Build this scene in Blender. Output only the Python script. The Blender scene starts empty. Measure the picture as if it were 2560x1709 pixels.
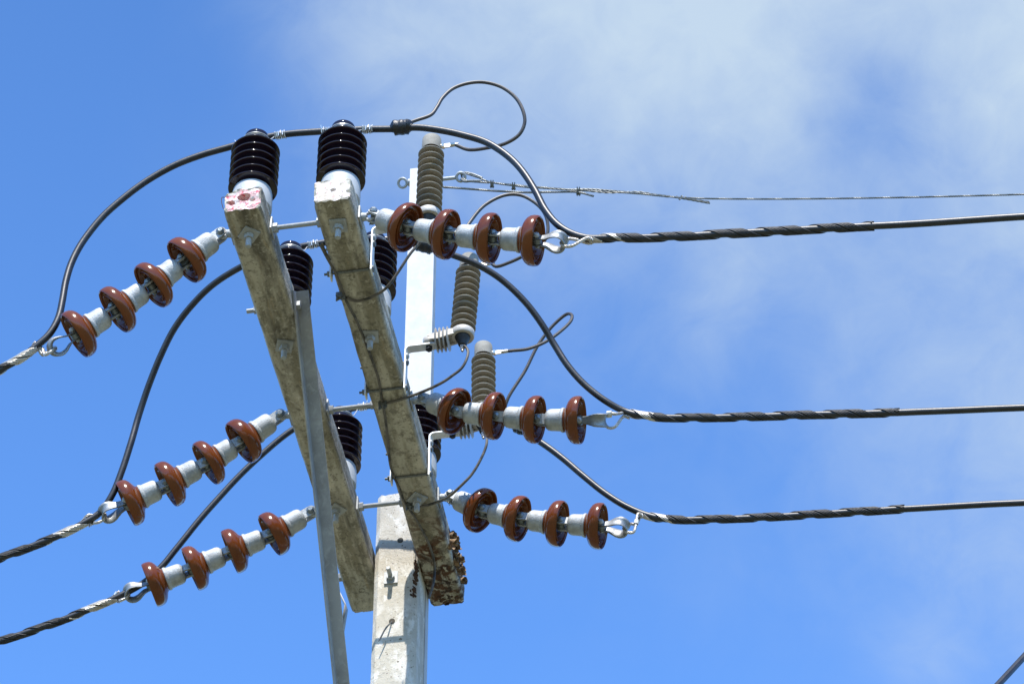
import bpy, math, random
from mathutils import Vector, Matrix, noise
random.seed(7)
R = math.radians
V = Vector
scene = bpy.context.scene
col = scene.collection

# ------------------------------------------------------------------ camera
Z0 = 9.70                                   # underside of the crossarms above the ground
CAM = V((2.2597, -7.4912, Z0 - 8.097))
EL, YAW, ROLL, FPX = 0.7676, -0.1685, 0.0001, 8333.3
F = V((math.sin(YAW)*math.cos(EL), math.cos(YAW)*math.cos(EL), math.sin(EL)))
RT = V((math.cos(YAW), -math.sin(YAW), 0)); UP = RT.cross(F)
cd = bpy.data.cameras.new('camera'); cam = bpy.data.objects.new('camera', cd); col.objects.link(cam)
cam.matrix_world = Matrix.Translation(CAM) @ Matrix((RT, UP, -F)).transposed().to_4x4()
cd.sensor_width = 36; cd.lens = FPX/2560*36; cd.clip_start = .1; cd.clip_end = 5000
scene.camera = cam

# ------------------------------------------------------------------ sun and sky
SUN = V((.08, -1, 1.52)).normalized()
sun_el = math.asin(SUN.z)
ld = bpy.data.lights.new('sun', 'SUN'); ld.energy = 4.6; ld.angle = R(.5); ld.color = (1, .95, .88)
sun = bpy.data.objects.new('sun', ld); col.objects.link(sun)
sun.rotation_euler = SUN.to_track_quat('Z', 'Y').to_euler(); sun.location = (0, -10, 30)
scene.view_settings.view_transform = 'Standard'; scene.view_settings.look = 'None'
scene.view_settings.exposure = .75; scene.view_settings.gamma = 1

def ray(px, py):
    return (F + RT*(px-1280)/FPX + UP*(854.5-py)/FPX)
def at(ax, px, py, v):
    d = ray(px, py); return CAM + d*((v - CAM[ax])/d[ax])

w = bpy.data.worlds.new('World'); scene.world = w; w.use_nodes = True
nt = w.node_tree; N = nt.nodes; L = nt.links; N.clear()
def nd(tree, t, **k):
    n = tree.nodes.new(t)
    for a, b in k.items(): setattr(n, a, b)
    return n
def math_(tree, op, a, b=None, c=None, clamp=False):
    n = nd(tree, 'ShaderNodeMath', operation=op, use_clamp=clamp)
    for i, v in enumerate((a, b, c)):
        if v is None: continue
        if isinstance(v, (int, float)): n.inputs[i].default_value = v
        else: tree.links.new(v, n.inputs[i])
    return n.outputs[0]
sky = nd(nt, 'ShaderNodeTexSky', sky_type='NISHITA'); sky.sun_disc = False
sky.sun_elevation = sun_el; sky.sun_rotation = R(180); sky.altitude = 0; sky.air_density = 1.0; sky.dust_density = .3; sky.ozone_density = 3
tc = nd(nt, 'ShaderNodeTexCoord')
nz = nd(nt, 'ShaderNodeTexNoise'); nz.inputs['Scale'].default_value = 15; nz.inputs['Detail'].default_value = 9; nz.inputs['Roughness'].default_value = .56; nz.inputs['Distortion'].default_value = .5
nz2 = nd(nt, 'ShaderNodeTexNoise'); nz2.inputs['Scale'].default_value = 48; nz2.inputs['Detail'].default_value = 7; nz2.inputs['Roughness'].default_value = .6; nz2.inputs['Distortion'].default_value = .6
L.new(tc.outputs['Generated'], nz.inputs['Vector']); L.new(tc.outputs['Generated'], nz2.inputs['Vector'])
# cloud banks: (pixel where the bank's middle was seen, angular size, weight)
BANKS = [(600, -250, 300, -0.14), (950, -250, 300, 0.37), (950, 100, 300, 0.19), (950, 800, 300, -0.02), (1300, -250, 300, 0.32), (1300, 100, 300, 0.19), (1300, 450, 300, 0.20), (1300, 800, 300, 0.09), (1650, -250, 300, 0.13), (1650, 100, 300, 0.23), (1650, 450, 300, 0.16), (1650, 800, 300, -0.10), (2000, -250, 300, 0.21), (2000, 100, 300, 0.35), (2000, 450, 300, 0.15), (2000, 800, 300, 0.08), (2350, -250, 300, 0.23), (2350, 100, 300, 0.09), (2350, 450, 300, -0.18), (2350, 800, 300, 0.17), (2350, 1200, 300, 0.03), (2750, -250, 300, 0.15), (2750, 100, 300, 0.62), (2750, 450, 300, 0.42), (2750, 800, 300, 0.09), (2750, 1200, 300, 0.40), (2750, 1600, 300, 0.02),
         (2225, 235, 95, -.22), (2120, 330, 80, -.12), (1830, 700, 80, .20), (1770, 850, 80, .16), (1700, 960, 60, .08), (2330, 1640, 90, .18), (2450, 1330, 190, .20), (1900, 1250, 350, .07), (640, 230, 130, -.10)]
acc = None
for px, py, sg, wt in BANKS:
    d = ray(px, py).normalized()
    dt = nd(nt, 'ShaderNodeVectorMath', operation='DOT_PRODUCT'); L.new(tc.outputs['Generated'], dt.inputs[0]); dt.inputs[1].default_value = d
    pw = math_(nt, 'POWER', math_(nt, 'MAXIMUM', dt.outputs['Value'], 0.0), (FPX/sg)**2)
    t = math_(nt, 'MULTIPLY', pw, wt)
    acc = t if acc is None else math_(nt, 'ADD', acc, t)
n1 = math_(nt, 'MULTIPLY', math_(nt, 'SUBTRACT', nz.outputs['Fac'], .5), 1.6)
n2 = math_(nt, 'MULTIPLY', math_(nt, 'SUBTRACT', nz2.outputs['Fac'], .5), .75)
accc = math_(nt, 'MINIMUM', math_(nt, 'MAXIMUM', acc, 0.0), 1.0)
amp = math_(nt, 'ADD', math_(nt, 'MULTIPLY', math_(nt, 'MULTIPLY', accc, math_(nt, 'SUBTRACT', 1.25, accc)), 1.5), .03)      # thin veil breaks up into wisps
cl = math_(nt, 'ADD', acc, math_(nt, 'MULTIPLY', math_(nt, 'ADD', n1, n2), amp), clamp=True)
mr = nd(nt, 'ShaderNodeMapRange', interpolation_type='LINEAR'); mr.inputs['From Min'].default_value = 0; mr.inputs['From Max'].default_value = 1.0; mr.inputs['To Max'].default_value = 1
L.new(math_(nt, 'POWER', cl, 1.1), mr.inputs['Value'])
hs = nd(nt, 'ShaderNodeMix', data_type='RGBA', blend_type='MULTIPLY'); hs.inputs['Factor'].default_value = 1
L.new(sky.outputs[0], hs.inputs[6]); 
sep = nd(nt, 'ShaderNodeSeparateXYZ'); L.new(tc.outputs['Generated'], sep.inputs[0])
gr = nd(nt, 'ShaderNodeMapRange'); L.new(sep.outputs['Z'], gr.inputs['Value'])
for k, x in zip(('From Min', 'From Max', 'To Min', 'To Max'), (.60, .80, 1.07, .80)): gr.inputs[k].default_value = x   # deeper blue towards the zenith
vm = nd(nt, 'ShaderNodeVectorMath', operation='SCALE'); vm.inputs[0].default_value = (.65, 1.0, 1.37); L.new(gr.outputs[0], vm.inputs['Scale']); L.new(vm.outputs[0], hs.inputs[7])
mx = nd(nt, 'ShaderNodeMix', data_type='RGBA'); L.new(mr.outputs[0], mx.inputs['Factor'])
L.new(hs.outputs[2], mx.inputs[6]); mx.inputs[7].default_value = (2.2, 2.76, 3.42, 1)
bg = nd(nt, 'ShaderNodeBackground'); bg.inputs['Strength'].default_value = .15
L.new(mx.outputs[2], bg.inputs['Color'])
wo = nd(nt, 'ShaderNodeOutputWorld'); L.new(bg.outputs[0], wo.inputs['Surface'])

# ------------------------------------------------------------------ materials
def mat(name, base, rough=.5, metal=0, coat=0, var=None, vscale=20, vstretch=(1, 1, 1), bump=0, bscale=60, spots=None, ior=1.5, masks=()):
    """base colour + mottling (var = second colour), specks, stains that have a place (masks), fine bump"""
    m = bpy.data.materials.new(name); m.use_nodes = True
    t = m.node_tree; b = t.nodes['Principled BSDF']
    b.inputs['Roughness'].default_value = rough; b.inputs['Metallic'].default_value = metal
    b.inputs['Coat Weight'].default_value = coat; b.inputs['Coat Roughness'].default_value = .06; b.inputs['IOR'].default_value = ior
    c = nd(t, 'ShaderNodeTexCoord'); mp = nd(t, 'ShaderNodeMapping'); mp.inputs['Scale'].default_value = vstretch
    oi = nd(t, 'ShaderNodeObjectInfo'); sh_ = nd(t, 'ShaderNodeVectorMath', operation='SCALE'); sh_.inputs[0].default_value = (7.3, 3.1, 5.7); t.links.new(oi.outputs['Random'], sh_.inputs['Scale'])
    ad = nd(t, 'ShaderNodeVectorMath', operation='ADD'); t.links.new(c.outputs['Object'], ad.inputs[0]); t.links.new(sh_.outputs[0], ad.inputs[1])
    t.links.new(ad.outputs[0], mp.inputs['Vector'])      # no two copies carry the same mottling
    rgb = nd(t, 'ShaderNodeRGB'); rgb.outputs[0].default_value = (*base, 1); out = rgb.outputs[0]
    def noise_(scale, detail=6, rough=.6, vec=mp.outputs[0], dist=0):
        n = nd(t, 'ShaderNodeTexNoise'); n.inputs['Scale'].default_value = scale; n.inputs['Detail'].default_value = detail
        n.inputs['Roughness'].default_value = rough; n.inputs['Distortion'].default_value = dist
        t.links.new(vec, n.inputs['Vector']); return n.outputs['Fac']
    def remap(v, a, bb, lo=0, hi=1):
        r = nd(t, 'ShaderNodeMapRange'); t.links.new(v, r.inputs['Value'])
        for k, x in zip(('From Min', 'From Max', 'To Min', 'To Max'), (a, bb, lo, hi)): r.inputs[k].default_value = x
        return r.outputs[0]
    def mix(fac, a, colr):
        x = nd(t, 'ShaderNodeMix', data_type='RGBA'); t.links.new(fac, x.inputs['Factor']); t.links.new(a, x.inputs[6]); x.inputs[7].default_value = (*colr, 1)
        return x.outputs[2]
    if var:
        for i, (colr, sc, lo, hi, amt) in enumerate(var):
            out = mix(remap(noise_(sc, dist=.6 if i % 2 else 0, vec=mp.outputs[0] if sc < 30 else ad.outputs[0]), lo, hi, 0, amt), out, colr)
    if spots:
        colr, sc, lo, hi = spots
        out = mix(remap(noise_(sc, 2, .5, c.outputs['Object']), lo, hi), out, colr)
    for ax, a, bb, colr, sc, lo, hi in masks:      # a stain between object coordinates a and bb on axis ax
        sp = nd(t, 'ShaderNodeSeparateXYZ'); t.links.new(c.outputs['Object'], sp.inputs[0])
        f = math_(t, 'MULTIPLY', remap(sp.outputs[ax], a, bb), remap(noise_(sc, 6, .65, c.outputs['Object'], .5), lo, hi))
        out = mix(f, out, colr)
    t.links.new(out, b.inputs['Base Color'])
    if bump:
        bn = nd(t, 'ShaderNodeBump'); bn.inputs['Strength'].default_value = bump; bn.inputs['Distance'].default_value = .004
        t.links.new(noise_(bscale, 8, .65, c.outputs['Object']), bn.inputs['Height']); t.links.new(bn.outputs[0], b.inputs['Normal'])
    return m
BR = (.085, .035, .014)
M = {}
CONC_V = [((.20, .18, .125), 13, .44, .56, .85), ((.66, .62, .52), 19, .54, .66, .6), ((.085, .077, .058), 11, .54, .66, .85), ((.46, .34, .18), 24, .58, .7, .4), ((.09, .08, .06), 34, .54, .66, .6), ((.66, .63, .55), 55, .57, .69, .5), ((.10, .09, .07), 100, .56, .66, .65)]
M['arm'] = mat('weathered_concrete', (.44, .415, .345), .9, var=CONC_V, vstretch=(1, .2, 1), bump=1, bscale=110, spots=((.07, .05, .035), 150, .68, .76))
M['arm_rust'] = mat('stained_concrete', (.44, .415, .345), .9, var=CONC_V, vstretch=(1, .2, 1), bump=1, bscale=110, spots=((.07, .05, .035), 150, .68, .76),
                    masks=[(1, 1.45, 1.8, (.085, .036, .014), 11, .46, .55), (1, 1.6, 2.0, (.03, .017, .01), 26, .5, .57), (1, 1.5, 1.9, (.5, .47, .38), 17, .56, .62)])
M['pink'] = mat('pink_paint_on_concrete', (.66, .42, .40), .85, var=[((.76, .68, .65), 28, .47, .56, .95), ((.5, .04, .08), 52, .52, .62, .95), ((.30, .26, .19), 38, .58, .68, .9), ((.08, .05, .035), 70, .63, .72, .8)], bump=.8, bscale=160)
M['whiteend'] = mat('worn_white_paint_on_concrete', (.62, .55, .50), .85, var=[((.5, .43, .33), 26, .48, .6, .8), ((.55, .10, .15), 85, .61, .66, .9), ((.28, .25, .18), 36, .57, .67, .9), ((.1, .08, .06), 95, .62, .7, .8)], bump=.6, bscale=160)
M['pole'] = mat('pole_concrete', (.475, .44, .365), .9, var=[((.64, .62, .57), 13, .5, .62, .8), ((.36, .335, .28), 8, .5, .68, .7), ((.70, .69, .64), 28, .58, .66, .7), ((.33, .31, .26), 45, .56, .7, .6)], vstretch=(1, 1, .6), bump=.9, bscale=120,
                spots=((.14, .11, .08), 95, .665, .72), masks=[(0, .13, .17, (.07, .035, .02), 16, .5, .6)])
M['pole_top'] = mat('pole_top_paint', (.6, .5, .44), .9, var=[((.7, .15, .22), 30, .55, .65, .9), ((.35, .3, .22), 50, .5, .7, .7)], bump=.8, bscale=120)
M['dark'] = mat('dark_brown_porcelain', (.0125, .0042, .0058), .075, coat=0, ior=1.5)
M['red'] = mat('red_brown_porcelain', (.14, .036, .0065), .17, coat=0, ior=1.4, var=[((.10, .025, .005), 9, .45, .65, .7), ((.16, .075, .04), 40, .62, .75, .35)])
M['cap'] = mat('cast_galvanized_iron', (.40, .42, .425), .6, .2, var=[((.27, .285, .29), 30, .45, .62, .85), ((.52, .535, .54), 70, .55, .7, .6), ((.26, .22, .17), 22, .64, .74, .6)], bump=.5, bscale=220)
M['base'] = mat('pale_base_casting', (.41, .43, .435), .6, .1, var=[((.33, .345, .35), 18, .45, .65, .7)], bump=.25, bscale=120)
M['clevis'] = mat('shade_darkened_steel', (.22, .25, .265), .45, .6, var=[((.14, .16, .17), 60, .4, .65, .8)], bump=.3, bscale=200)  # galvanized pins darkened: the disc's shade on them is put into the colour
M['forged'] = mat('forged_galvanized_strap', (.27, .285, .29), .45, .45, var=[((.19, .2, .205), 45, .42, .65, .8)], bump=.25, bscale=200)
M['cement'] = mat('grey_cement', (.30, .29, .26), .95, var=[((.45, .44, .41), 60, .45, .6, .8)], bump=.8, bscale=250)
M['galv'] = mat('galvanized_steel', (.37, .385, .385), .55, .25, var=[((.28, .295, .295), 40, .4, .65, .7)], bump=.2, bscale=150)
M['dullgalv'] = mat('dull_galvanized_angle', (.34, .34, .325), .6, .3, var=[((.25, .25, .245), 8, .44, .58, .8), ((.43, .43, .41), 45, .52, .66, .6), ((.26, .2, .13), 30, .64, .74, .5)], bump=.15, bscale=160)
M['post'] = mat('bright_galvanized_post', (.43, .435, .425), .6, 0, var=[((.36, .367, .365), 13, .45, .62, .9), ((.33, .335, .33), 50, .56, .68, .5)], bump=.1, bscale=90)
M['cable'] = mat('black_cable_sheath', (.012, .013, .015), .42, var=[((.035, .034, .033), 25, .45, .7, .6)], bump=.12, bscale=120)
M['lead'] = mat('dusty_lead_sheath', (.042, .035, .029), .5, var=[((.02, .018, .017), 40, .45, .65, .8)], bump=.15, bscale=200)
M['ground_lead'] = mat('faded_ground_wire_sheath', (.10, .088, .072), .55, var=[((.03, .028, .025), 22, .5, .58, .95)], bump=.15, bscale=200)
M['tape'] = mat('black_vinyl_tape', (.012, .013, .014), .4, bump=.7, bscale=70)
M['wire'] = mat('bare_wire_strands', (.52, .48, .42), .4, .6, var=[((.3, .25, .19), 40, .5, .7, .7)])
M['blackwire'] = mat('blackened_wire_strands', (.018, .018, .02), .55, var=[((.05, .048, .045), 60, .5, .7, .6)])
M['tie'] = mat('tie_wire_metal', (.58, .58, .56), .35, .6)
M['strand'] = mat('grey_steel_strand', (.16, .17, .165), .5, .5, var=[((.07, .075, .07), 120, .45, .6, .8)])
M['poly'] = mat('grey_polymer_housing', (.285, .252, .19), .55, var=[((.22, .195, .15), 14, .4, .65, .8), ((.35, .32, .26), 40, .55, .7, .5)], bump=.1, bscale=90)
M['polycap'] = mat('grey_cap_plastic', (.27, .255, .215), .8, var=[((.18, .165, .135), 22, .45, .7, .8)], bump=.1, bscale=120)
M['hanger'] = mat('pale_hanger_casting', (.46, .44, .40), .5, 0, var=[((.33, .31, .28), 30, .45, .65, .7)], bump=.2, bscale=150)
M['bracket'] = mat('white_galvanized_strap', (.66, .68, .68), .5, .15, var=[((.5, .52, .53), 30, .45, .65, .7)], bump=.15, bscale=150)
M['black'] = mat('black_rubber', (.012, .012, .014), .5)
M['stud'] = mat('stainless_stud', (.5, .47, .4), .3, .9)
M['nest'] = mat('papery_nest', (.26, .17, .095), .9, var=[((.10, .05, .025), 45, .44, .56, .9), ((.55, .46, .33), 60, .54, .64, .85)], bump=.8, bscale=160)
M['mud'] = mat('brown_mud_crust', (.07, .032, .014), .95, var=[((.03, .014, .007), 30, .45, .6, .9), ((.16, .09, .04), 60, .55, .7, .7)], bump=1, bscale=120)
M['hole'] = mat('hole_shade_colour', (.07, .06, .045), .95, bump=.4, bscale=120)  # flat dark colour standing in for the shade inside bolt holes
M['ground'] = mat('dry_grassy_soil', (.135, .13, .07), .95, var=[((.20, .17, .115), .25, .45, .6, .8), ((.085, .10, .04), 1.4, .45, .65, .7)], bump=.5, bscale=9)

# ------------------------------------------------------------------ mesh helpers
def perp(a):
    a = a.normalized(); u = a.orthogonal().normalized(); return u, a.cross(u)
class MB:
    def __init__(s): s.v = []; s.f = []; s.m = []; s.mi = 0
    def add(s, vs, fs):
        o = len(s.v); s.v += [V(x) for x in vs]; s.f += [tuple(i+o for i in f) for f in fs]; s.m += [s.mi]*len(fs)
    def lathe(s, prof, o=(0, 0, 0), ax=(0, 0, 1), seg=32, jit=0, closed=False):
        o = V(o); ax = V(ax).normalized(); u, v = perp(ax); vs = []; fs = []
        for r, z in prof:
            for k in range(seg):
                a = 2*math.pi*k/seg; rr = r*(1+jit*noise.noise(V((math.cos(a)*2, math.sin(a)*2, z*30+r*9))))
                vs.append(o+ax*z+(u*math.cos(a)+v*math.sin(a))*rr)
        n = len(prof)
        for i in range(n if closed else n-1):
            j = (i+1) % n
            for k in range(seg):
                q = (k+1) % seg; fs.append((i*seg+k, i*seg+q, j*seg+q, j*seg+k))
        s.add(vs, fs)
    def cyl(s, a, b, r, seg=16, r2=None, bev=0):
        a = V(a); b = V(b); h = (b-a).length; r2 = r if r2 is None else r2
        p = [(0.0001, 0), (r-bev, 0), (r, bev), (r2, h-bev), (r2-bev, h), (0.0001, h)] if bev else [(0.0001, 0), (r, 0), (r2, h), (0.0001, h)]
        s.lathe(p, a, b-a, seg)
    def tube(s, pts, r, seg=8, cap=True, radii=None, closed=False):
        pts = [V(p) for p in pts]; n = len(pts); fr = frames(pts, closed); vs = []; fs = []
        for i, p in enumerate(pts):
            rr = radii[i] if radii else r; u, v = fr[i][1], fr[i][2]
            vs += [p+(u*math.cos(2*math.pi*k/seg)+v*math.sin(2*math.pi*k/seg))*rr for k in range(seg)]
        for i in range(n if closed else n-1):
            j = (i+1) % n
            for k in range(seg):
                q = (k+1) % seg; fs.append((i*seg+k, i*seg+q, j*seg+q, j*seg+k))
        if cap and not closed: fs += [tuple(range(seg))[::-1], tuple((n-1)*seg+k for k in range(seg))]
        s.add(vs, fs)
    def prism(s, poly, o, u, v, w):
        """poly in the (u, v) plane at o, extruded by the vector w"""
        o = V(o); u = V(u); v = V(v); w = V(w); n = len(poly)
        a = [o+u*x+v*y for x, y in poly]; s.add(a+[p+w for p in a], [tuple(range(n))[::-1], tuple(range(n, 2*n))]+[(i, (i+1) % n, n+(i+1) % n, n+i) for i in range(n)])
    def box(s, c, x, y, z, bev=.0):
        """half-extent vectors x, y, z; edges along z are chamfered by bev"""
        c = V(c); x = V(x); y = V(y); z = V(z); X, Y = x.length, y.length
        if bev: p = [(-X+bev, -Y), (X-bev, -Y), (X, -Y+bev), (X, Y-bev), (X-bev, Y), (-X+bev, Y), (-X, Y-bev), (-X, -Y+bev)]
        else: p = [(-X, -Y), (X, -Y), (X, Y), (-X, Y)]
        s.prism(p, c-z, x.normalized(), y.normalized(), z*2)
    def hexn(s, a, b, af, rot=0):
        a = V(a); b = V(b); u, v = perp(b-a); r = af/math.sqrt(3)
        s.prism([(r*math.cos(rot+k*math.pi/3), r*math.sin(rot+k*math.pi/3)) for k in range(6)], a, u, v, b-a)
    def torus(s, c, ax, Rr, r, seg=28, sg=10):
        u, v = perp(V(ax)); s.tube([V(c)+(u*math.cos(2*math.pi*k/seg)+v*math.sin(2*math.pi*k/seg))*Rr for k in range(seg)], r, sg, closed=True)
    def build(s, name, mats, parent=None, ang=35, loc=None, world=True):
        """one mesh object; vertices are given in world space and stored relative to loc (or to the parent's place)"""
        o0 = V(loc) if loc is not None else V((0, 0, 0))
        if parent is not None and world: o0 = rootloc(parent) + o0
        me = bpy.data.meshes.new(name); me.from_pydata([tuple(p-o0) for p in s.v], [], s.f)
        for m in (mats if isinstance(mats, (list, tuple)) else [mats]): me.materials.append(m)
        me.polygons.foreach_set('material_index', s.m); me.polygons.foreach_set('use_smooth', [True]*len(s.f))
        me.update(); me.set_sharp_from_angle(angle=R(ang))
        o = bpy.data.objects.new(name, me); col.objects.link(o)
        if parent is not None: o.parent = parent
        if loc is not None: o.location = loc
        return o
def rootloc(o):
    p = V(o.location)
    while o.parent: o = o.parent; p += o.location
    return p
def frames(pts, closed=False):
    n = len(pts); T = []
    for i in range(n):
        a = pts[i-1] if (i > 0 or closed) else pts[i]; b = pts[(i+1) % n] if (i < n-1 or closed) else pts[i]
        T.append((b-a).normalized())
    u = T[0].orthogonal().normalized(); out = []
    for t in T:
        u = (u-t*u.dot(t)).normalized(); out.append((t, u, t.cross(u)))
    return out
def crom(P, step=.012):
    P = [V(p) for p in P]; P = [P[0]*2-P[1]]+P+[P[-1]*2-P[-2]]; out = []
    for i in range(1, len(P)-2):
        p0, p1, p2, p3 = P[i-1:i+3]
        # centripetal parametrisation keeps uneven points smooth
        t0 = 0; t1 = t0+max((p1-p0).length, 1e-6)**.5; t2 = t1+max((p2-p1).length, 1e-6)**.5; t3 = t2+max((p3-p2).length, 1e-6)**.5
        n = max(2, int((p2-p1).length/step))
        n = min(n, 120)
        for k in range(n):
            t = t1+(t2-t1)*k/n
            a1 = p0*((t1-t)/(t1-t0))+p1*((t-t0)/(t1-t0)); a2 = p1*((t2-t)/(t2-t1))+p2*((t-t1)/(t2-t1)); a3 = p2*((t3-t)/(t3-t2))+p3*((t-t2)/(t3-t2))
            b1 = a1*((t2-t)/(t2-t0))+a2*((t-t0)/(t2-t0)); b2 = a2*((t3-t)/(t3-t1))+a3*((t-t1)/(t3-t1))
            out.append(b1*((t2-t)/(t2-t1))+b2*((t-t1)/(t2-t1)))
    out.append(P[-2]); return out
def tag(o, label=None, cat=None, group=None, kind=None):
    if label: o['label'] = label
    if cat: o['category'] = cat
    if group: o['group'] = group
    if kind: o['kind'] = kind
    return o
def thing(name, loc, label, cat, group=None):
    o = bpy.data.objects.new(name, None); col.objects.link(o); o.location = loc; o.empty_display_size = .05
    return tag(o, label, cat, group)
def child(name, me, parent, mtx=None):
    o = bpy.data.objects.new(name, me); col.objects.link(o); o.parent = parent
    if mtx is not None: o.matrix_basis = mtx
    return o
def copy_tree(o, parent=None):
    c = o.copy(); col.objects.link(c); c.parent = parent
    for ch in list(o.children): copy_tree(ch, c)
    return c
X_, Y_, Z_ = V((1, 0, 0)), V((0, 1, 0)), V((0, 0, 1))
def zz(x, y, z): return V((x, y, z+Z0))

# ------------------------------------------------------------------ ground
g = MB(); n = 40; S = 1500
gp = [math.copysign(abs(i/(n/2)-1)**2.2, i-n/2)*S for i in range(n+1)]
g.add([(x, y+5, .35*noise.noise(V((x*.02, y*.02, 3)))*min(1, (abs(x)+abs(y))/30)) for y in gp for x in gp], [(j*(n+1)+i, j*(n+1)+i+1, (j+1)*(n+1)+i+1, (j+1)*(n+1)+i) for j in range(n) for i in range(n)])
tag(g.build('ground', M['ground']), kind='structure')

# ------------------------------------------------------------------ crossarms
AW, AH, AL = .13, .107, 2.15
AX, BX = 0.0, .3055
def crossarm(x0, y0, endmat, bodymat, label, pits, seed, broken):
    m = MB(); ch = .009; per = []
    nx, nz_ = 22, 18
    def side(a, b, n): return [(a[0]+(b[0]-a[0])*i/n, a[1]+(b[1]-a[1])*i/n) for i in range(n)]
    c = [(ch, 0), (AW-ch, 0), (AW, ch), (AW, AH-ch), (AW-ch, AH), (ch, AH), (0, AH-ch), (0, ch)]
    for i in range(8):
        n = (nx if i in (0, 4) else nz_ if i in (2, 6) else 2); per += side(c[i], c[(i+1) % 8], n)
    K = len(per); ys = [0, .004, .009, .016, .026, .04]+[.06+(AL-.075)*i/70 for i in range(71)]+[AL-.006, AL]
    rows = []
    for iy, y in enumerate(ys):
        for (px, pz) in per:
            p = V((px, y, pz)); q = V((px*1., y*1., pz+seed))
            d = .0016*noise.noise(q*14)+.0011*noise.noise(q*45)
            cx, cz = px-AW/2, pz-AH/2; l = math.hypot(cx, cz)
            e = max(0, 1-y/.02)+max(0, 1-(AL-y)/.02)         # knocked-off edges at both ends
            d -= e*(.002+.006*max(0, noise.noise(q*38))+.004*abs(noise.noise(q*90)))
            if broken and y < .05: d -= max(0, 1-y/.05)*.016*max(0, (1-px/.05))*max(0, (pz-.08)/.027)
            yy = y+(e*.006*noise.noise(q*60) if y < .03 else 0)
            rows.append(V((px+cx/l*d, yy, pz+cz/l*d)))
    for iy in range(len(ys)-1):
        pass
    fs = []
    for iy in range(len(ys)-1):
        for k in range(K):
            q = (k+1) % K; fs.append((iy*K+k, iy*K+q, (iy+1)*K+q, (iy+1)*K+k))
    m.add([zz(x0+p.x, y0+p.y, p.z) for p in rows], fs)
    for end, mi in ((0, 1), (len(ys)-1, 0)):
        m.mi = mi; base = rows[end*K:(end+1)*K]; cen = V((AW/2, base[0].y, AH/2)); rings = 20; vs = []
        for r in range(rings+1):
            f = 1-r/rings
            for b in base:
                p = cen+(b-cen)*max(f, .01); p.y = ys[end]+(b.y-ys[end])*max(0, 1-r/3); q = p*1.0+V((0, seed, 0))
                if r:
                    dy = .0022*noise.noise(q*30)
                    if broken and end == 0: dy += .007*noise.noise(q*34)+.004*abs(noise.noise(q*70))
                    if end == 0 and not broken: dy *= .3
                    if end == 0:
                        for (ux, uz, rad, dep) in pits:
                            dd = math.hypot((p.x/AW-ux)*1.0, (p.z/AH-uz)*1.2)/rad
                            if dd < 1: dy += dep*min(1, 2.2*(1-dd**3))
                    p.y += dy*min(1, r/2)*(1 if end == 0 else -1)
                vs.append(zz(x0+p.x, y0+p.y, p.z))
        for r in range(rings):       # bare chipped concrete round the rim, paint inside
            for k in range(K):
                m.mi = mi if noise.noise(vs[r*K+k]*42) < -.22+.2*r else 0
                m.f.append(tuple(len(m.v)+i for i in (r*K+k, r*K+(k+1) % K, (r+1)*K+(k+1) % K, (r+1)*K+k)[::(-1 if end == 0 else 1)])); m.m.append(m.mi)
        m.v += vs
    o = m.build('crossarm', [bodymat, endmat], ang=50, loc=zz(x0, y0, 0))
    return tag(o, label, 'crossarm', 'concrete crossarms')
armA = crossarm(AX, 0, M['pink'], M['arm'], 'left weathered concrete crossarm with broken pink painted end, steel brace bolted to its side', [(.52, .60, .17, .07), (.18, .40, .10, .03), (.76, .42, .07, .015)], 1.3, True)
armB = crossarm(BX, .011, M['whiteend'], M['arm_rust'], 'right weathered concrete crossarm with flat whitish end, brown far end and grey arresters', [(.52, .52, .07, .008)], 4.1, False)
for arm, x in ((armA, AX), (armB, BX)):       # bolt hole near the far end: dark disc with its shade painted in
    m = MB(); c = zz(x+AW/2, 2.02, -.0025)
    m.lathe([(.0118, .0), (.0118, .004)], c, Z_, 20); m.lathe([(.0001, .0035), (.0118, .0035)], c, Z_, 20)
    o = m.build('painted_bolt_hole', M['hole'], arm)
m = MB()
m.tube(crom([zz(-.004, .012, .03), zz(-.011, .01, .06), zz(-.012, .012, .088), zz(-.004, .02, .094)], .006), .0013, 6)
m.build('tie_bar', M['mud'], armA)

# ------------------------------------------------------------------ pole and steel post
PX0, PX1, PY0, PY1 = .1385, .3045, 1.885, 2.06
m = MB(); ch = .017; zs = [-Z0, -5, -2, -1.2]+[-1.15+.03*i for i in range(49)]+[.328, .349]
per = []
c = [(PX0+ch, PY0), (PX1-ch, PY0), (PX1, PY0+ch), (PX1, PY1-ch), (PX1-ch, PY1), (PX0+ch, PY1), (PX0, PY1-ch), (PX0, PY0+ch)]
for i in range(8):
    a, b = c[i], c[(i+1) % 8]; n = 2 if i % 2 else 9; per += [(a[0]+(b[0]-a[0])*k/n, a[1]+(b[1]-a[1])*k/n) for k in range(n)]
K = len(per); cx, cy = (PX0+PX1)/2, (PY0+PY1)/2; vs = []
for z in zs:
    s_ = 1+.012*max(0, -z) if z < 0 else 1
    for x, y in per:
        q = V((x, y, z)); d = .0012*noise.noise(q*12)+.001*noise.noise(q*50); e = max(0, (z-.29)/.06); d -= e*(.002+.006*max(0, noise.noise(q*40)))
        dx, dy = x-cx, y-cy; l = math.hypot(dx, dy)
        vs.append(zz(cx+dx*s_+dx/l*d, cy+dy*s_+dy/l*d, z+e*.006*noise.noise(q*45)))
m.add(vs, [(i*K+k, i*K+(k+1) % K, (i+1)*K+(k+1) % K, (i+1)*K+k) for i in range(len(zs)-1) for k in range(K)])
m.mi = 1; top = vs[-K:]; cen = zz(cx, cy, .349); vs2 = []
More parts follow.
